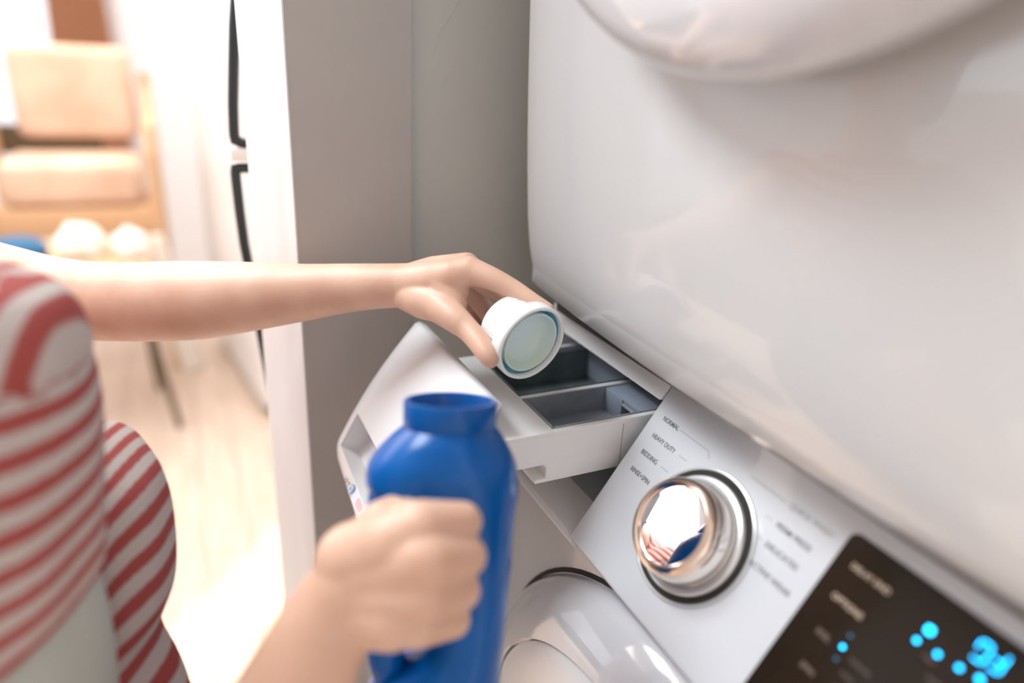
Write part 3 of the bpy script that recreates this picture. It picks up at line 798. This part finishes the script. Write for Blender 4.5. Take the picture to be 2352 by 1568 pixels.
trunk_cloth(bm, [(1.0, -.57, -.21, .13, .08), (.95, -.57, -.21, .15, .092), (.86, -.57, -.215, .172, .105), (.78, -.57, -.215, .172, .10), (.74, -.57, -.215, .165, .09)])
for L_ in LEG: chain(bm, spline([(L_[0][0], .092), (L_[1][0], .070), (L_[2][0], .064), (Vector((L_[3][0].x, L_[3][0].y, .12)), .060)], 4))
link('trousers', remesh(bm, .006, 4), M['pants'], person, angle=180)
for L_ in LEG:
    h_ = L_[0][0]
    bm = bmesh.new(); chain(bm, [(Vector((h_.x, h_.y - .04, .045)), .044), (Vector((h_.x, h_.y + .07, .042)), .040), (Vector((h_.x, h_.y + .14, .034)), .033)])
    link('shoe', remesh(bm, .006, 3), M['shoe'], person, angle=180)

# ------------------------------------------------------------------ cap with measuring cup, held in the left hand
cc = P(1224, 791, .546); nv = (RC @ Vector((.568, .465, -.676))).normalized()
cap = thing('measuring_cap', 'white bottle cap with traces of blue detergent inside, held over the drawer', 'cap', cc)
R = .0335
def rib_lathe(prof, ribs, amp):
    bm = bmesh.new(); u = nv.orthogonal().normalized(); v = nv.cross(u); n = 180; rings = []
    for r, t_, am in prof:
        rings.append([bm.verts.new(cc + nv * t_ + (u * math.cos(2 * PI * k / n) + v * math.sin(2 * PI * k / n)) * (r + am * (1 if (k // 2) % 2 else -1) * .5)) for k in range(n)])
    for A, B in zip(rings, rings[1:]):
        for k in range(n): bm.faces.new((A[k], A[(k + 1) % n], B[(k + 1) % n], B[k]))
    bm.faces.new(rings[0])
    return bm
prof = [(.0245, -.0405, 0), (.0262, -.0398, 0), (.0270, -.0380, .0002), (.0275, -.030, .0005), (.0281, -.0165, .0005), (.0283, -.0150, 0), (.0325, -.0135, 0), (R, -.0125, 0), (R + .0003, -.002, 0), (R - .0002, -.0005, 0), (R - .001, 0, 0), (R - .0022, 0, 0), (R - .0028, -.0006, 0), (R - .003, -.0120, 0), (R - .006, -.0125, 0)]
obj('cap_shell', rib_lathe(prof, 90, .0005), M['cap_white'], cap, angle=60)
lathe('measuring_cup', [(.0268, -.0135), (.0270, -.0030), (.0266, -.0022), (.0258, -.0022), (.0253, -.0030), (.0244, -.0100), (.0225, -.0150), (.0180, -.0180), (0, -.0190)], cc, nv, M['cap_inner'], cap, 96)
lathe('detergent_residue', [(.0271, -.0060), (.0304, -.0050), (.0304, -.0100), (.0271, -.0100)], cc, nv, M['cap_liquid'], cap, 96, closed=True)

# ------------------------------------------------------------------ blue detergent bottle
bt = P(1035, 918, .43)
bup = (RC @ Vector((.035, -.995, -.095))).normalized()
brt = RC.col[0] - RC.col[0].dot(bup) * bup; brt.normalize(); bfw = bup.cross(brt)
if bfw.dot(RC.col[2]) < 0: bfw = -bfw
bottle = thing('detergent_bottle', 'open blue plastic detergent bottle gripped by its handle', 'bottle', bt - bup * .31)
u1 = .43 * K / FPX      # metres per photo pixel at the bottle
def loft(rows, n=64):   # (drop px, centre shift px, half width px, half depth px, squareness)
    bm = bmesh.new(); rings = []
    fine = []
    for i in range(len(rows) - 1):
        for s in range(4):
            t_ = s / 4; fine.append([rows[i][j] * (1 - t_) + rows[i + 1][j] * t_ for j in range(5)])
    fine.append(list(rows[-1]))
    for _ in range(2):
        g = [r[:] for r in fine]
        for i in range(1, len(fine) - 1): fine[i] = [(g[i - 1][j] + 2 * g[i][j] + g[i + 1][j]) / 4 for j in range(5)]
    for dp, cs, hw, hd_, e in fine:
        c = bt - bup * dp * u1 + brt * cs * u1
        ring = []
        for k in range(n):
            a_ = 2 * PI * k / n; co, si = math.cos(a_), math.sin(a_)
            ring.append(bm.verts.new(c + brt * math.copysign(abs(co) ** (2 / e), co) * hw * u1 + bfw * math.copysign(abs(si) ** (2 / e), si) * hd_ * u1))
        rings.append(ring)
    for A, B in zip(rings, rings[1:]):
        for k in range(n): bm.faces.new((A[k], A[(k + 1) % n], B[(k + 1) % n], B[k]))
    bm.faces.new(rings[-1]); 
    return bm
obj('bottle_body', loft([(55, 0, 100, 100, 2), (62, 0, 108, 108, 2), (85, -5, 130, 125, 2.1), (125, -12, 160, 140, 2.3), (150, -14, 172, 145, 2.4), (185, -13, 176, 147, 2.5), (215, -5, 168, 147, 2.5), (250, 40, 118, 142, 2.4), (285, 62, 94, 138, 2.4), (360, 64, 90, 136, 2.4), (450, 62, 88, 134, 2.4), (540, 58, 86, 134, 2.4), (590, 40, 100, 136, 2.4), (630, -2, 140, 140, 2.5), (680, -22, 158, 140, 2.6), (800, -26, 156, 138, 2.6), (1030, -32, 152, 136, 2.6), (1080, -32, 146, 128, 2.6), (1090, -32, 120, 100, 2.6)]), M['bottle'], bottle, angle=60)
neck = lathe('neck', [(.0250, -.060), (.0255, -.034), (.0262, -.0225), (.0280, -.0195), (.0298, -.0175), (.0306, -.0150), (.0306, -.0015), (.0298, 0), (.0272, 0), (.0264, -.0015), (.0262, -.050), (.020, -.055), (0, -.056)], bt, bup, M['bottle'], bottle, 72)
hp = []
for dp, cs, df in ((165, -110, -30), (195, -128, -50), (235, -132, -62), (300, -132, -66), (400, -132, -66), (500, -132, -64), (580, -130, -56), (640, -118, -40), (690, -90, -20)):
    hp.append((bt - bup * dp * u1 + brt * cs * u1 + bfw * df * u1, .0115))
sp = spline(hp, 4)
tube('handle', [p for p, _ in sp], [.0155 if i < 4 or i > len(sp) - 5 else .0122 for i in range(len(sp))], M['bottle'], bottle, 20)

# ------------------------------------------------------------------ far room
# tall white cabinet beyond the partition; front towards +x
fr = thing('tall_cabinet', 'tall white cabinet standing on the plank floor just beyond the white wall end', 'cabinet', (-3.4, .5, 0))
ang = math.atan2(.154, 1.13); FM = Matrix.Translation((-2.98, .232, 0)) @ Matrix.Rotation(ang, 4, 'Z')
def fbox(name, lo, hi, r, mt, parent, seg=3):
    bm = bmesh.new(); add_box(bm, lo, hi, r, seg); bmesh.ops.transform(bm, matrix=FM, verts=bm.verts); return obj(name, bm, mt, parent)
fbox('body', (-1.05, 0, .06), (0, .75, 2.02), .006, M['fridge'], fr)
fbox('plinth', (-1.03, .03, 0), (-.02, .72, .06), .002, M['dark_gap'], fr)
for z0, z1 in ((.08, 1.15), (1.17, 2.0)):
    dd = fbox('door', (.001, .004, z0), (.022, .746, z1), .003, M['fridge'], fr)
    tube('handle', [FM @ Vector(p) for p in ((.022, .06, z0 + .42), (.05, .06, z0 + .43), (.05, .06, z0 + .57), (.022, .06, z0 + .58))], .006, M['chrome'], dd, 10)
# folded clothes rack hanging behind the wall end: black rounded frames joined by a white bracket
rk = thing('drying_rack', 'folded black tube rack with rounded frames and white bracket behind the white wall end', 'drying rack', (-.90, .15, 0))
def onx(px, py, x0=-.90):
    dvec = RC @ Vector(((px - 1176), (py - 784), FPX)); return EYE + dvec * (x0 / dvec.x)
def frame_tube(lft, ya, yb, name):
    pts = [onx(*p) for p in lft]                       # bowed left stile, top to bottom
    w_ = .30
    top, bot = pts[0], pts[-1]
    loop = pts + [bot + Vector((0, .012, -.004)), bot + Vector((0, .03, -.006)), bot + Vector((0, w_, 0)), bot + Vector((0, w_ + .012, .012)), top + Vector((0, w_ + .012, -.012)), top + Vector((0, w_, 0)), top + Vector((0, .012, 0))]
    sp_ = []
    n = len(loop)
    for i in range(n):
        p0, p1, p2, p3 = loop[i - 1], loop[i], loop[(i + 1) % n], loop[(i + 2) % n]
        for k in range(3):
            t_ = k / 3; sp_.append(p1.lerp(p2, t_))
    tube(name, sp_, .0060, M['gasket'], rk, 12, closed=True)
frame_tube([(552, -260), (545, -60), (538, 60), (536, 160), (535, 240), (537, 300), (539, 322)], 0, 0, 'upper_frame')
frame_tube([(540, 386), (542, 410), (550, 480), (561, 560), (577, 640), (597, 750), (625, 900), (650, 1100)], 0, 0, 'lower_frame')
bm = bmesh.new(); q = onx(537, 354); add_box(bm, (q.x - .006, q.y - .004, q.z - .0075), (q.x + .006, q.y + .31, q.z + .0075), .002); obj('bracket', bm, M['plastic_white'], rk)

def tbox(bm, lo, hi, r=.01, seg=3): add_box(bm, lo, hi, r, seg)
# tall upholstered chair facing the kitchen
chx, chy0, chy1 = -3.95, -.72, -.17
chair = thing('bar_chair', 'tall upholstered tan armchair with wooden frame, standing behind the small laundry table', 'chair', (chx, (chy0 + chy1) / 2, 0))
def cush(name, lo, hi, r): 
    bm = bmesh.new(); add_box(bm, lo, hi, r, 8); return obj(name, bm, M['cushion'], chair, angle=180)
cush('backrest', (chx - .30, -.69, 1.10), (chx - .19, -.165, 1.53), .052)
cush('seat', (chx - .28, -.74, .84), (chx + .22, -.17, 1.04), .05)
for y in (-.80, -.115):
    tube('arm', [(chx - .24, y, 1.36), (chx - .10, y, 1.20), (chx + .18, y, 1.18), (chx + .22, y, 1.05)], .026, M['chair_wood'], chair, 12)
    tube('leg', [(chx - .27, y, .0), (chx - .24, y, .8), (chx - .24, y, 1.42)], .028, M['chair_wood'], chair, 12)
    tube('leg', [(chx + .24, y, .0), (chx + .22, y, 1.08)], .026, M['chair_wood'], chair, 12)
box('rail', (chx - .25, -.78, .70), (chx + .23, -.13, .835), .01, M['chair_wood'], chair)
box('back_slat', (chx - .27, -.78, 1.02), (chx - .25, -.34, 1.16), .004, M['dark_wood'], chair)  # dark panel added to imitate the dark gap between backrest and seat
# small table with laundry
tb = thing('side_table', 'small wooden table with thin splayed legs carrying folded laundry', 'table', (-3.45, -.62, 0))
box('table_top', (-3.62, -.95, .695), (-3.02, -.15, .72), .008, M['table_wood'], tb)
for (x0, y0), (x1, y1) in (((-3.10, -.22), (-3.03, -.12)), ((-3.54, -.24), (-3.46, -.205)), ((-3.10, -.89), (-3.03, -.97)), ((-3.54, -.89), (-3.60, -.97))):
    tube('leg', [(x0, y0, .696), (x1, y1, 0)], [.018, .013], M['dark_wood'], tb, 10)
def lump(name, c, s, mt, seed, label, cat, group=None):
    bm = bmesh.new(); bmesh.ops.create_icosphere(bm, subdivisions=4, radius=1); rnd = random.Random(seed); ph = [rnd.uniform(0, 6) for _ in range(6)]
    for v in bm.verts:
        p = v.co.copy(); k = 1 + .10 * math.sin(4 * p.x + ph[0]) * math.sin(3 * p.y + ph[1]) + .06 * math.sin(7 * p.y + 5 * p.z + ph[2])
        v.co = Vector((p.x * s[0] * k, p.y * s[1] * k, max(p.z, -.55) * s[2] * k))
    mz = min(v.co.z for v in bm.verts)
    for v in bm.verts: v.co += Vector(c) + Vector((0, 0, -mz))
    return tag(obj(name, bm, mt, None, angle=180), label, cat, group)
lump('folded_towel', (-3.25, -.22, .721), (.10, .065, .07), M['linen'], 1, 'crumpled cream towel at the corner of the small table nearest the tall cabinet', 'towel')
lump('folded_towel', (-3.30, -.40, .721), (.11, .09, .08), M['linen'], 2, 'crumpled white towel in the middle of the small table', 'towel')
lump('blue_cloth', (-3.30, -.66, .721), (.12, .14, .05), M['blue_cloth'], 3, 'dark blue cloth at the far end of the small table', 'cloth')
# leaning white board beside the table, by the refrigerator
bm = bmesh.new(); add_box(bm, (-.02, -.05, 0), (.02, .05, .72), .012)
bmesh.ops.transform(bm, matrix=Matrix.Translation((-3.66, -.045, 0)) @ Matrix.Rotation(math.radians(9), 4, 'X'), verts=bm.verts)
tag(obj('white_board', bm, M['linen']), 'narrow white board leaning by the tall white cabinet', 'board')
# curtain of terracotta cloth gathered at the window
def curtain():
    bm = bmesh.new(); rows = []
    for i in range(25):
        t_ = i / 24; z = 2.5 - 1.9 * t_; wd2 = .12 + .07 * t_
        row = []
        for k in range(41):
            s = k / 40; y = -.44 + (s - .5) * 2 * wd2
            row.append(bm.verts.new((fx + .10 + .03 * math.sin(s * 28), y, z)))
        rows.append(row)
    for A, B in zip(rows, rows[1:]):
        for k in range(40): bm.faces.new((A[k], A[k + 1], B[k + 1], B[k]))
    g = bm.faces[:]; e = bmesh.ops.solidify(bm, geom=g, thickness=.004)
    return bm
tag(obj('curtain', curtain(), M['curtain'], angle=180), 'terracotta brown curtain hanging at the bright window behind the tan chair', 'curtain')
for o in [o for o in sc.objects if o.type == 'FONT']: solid_text(o)
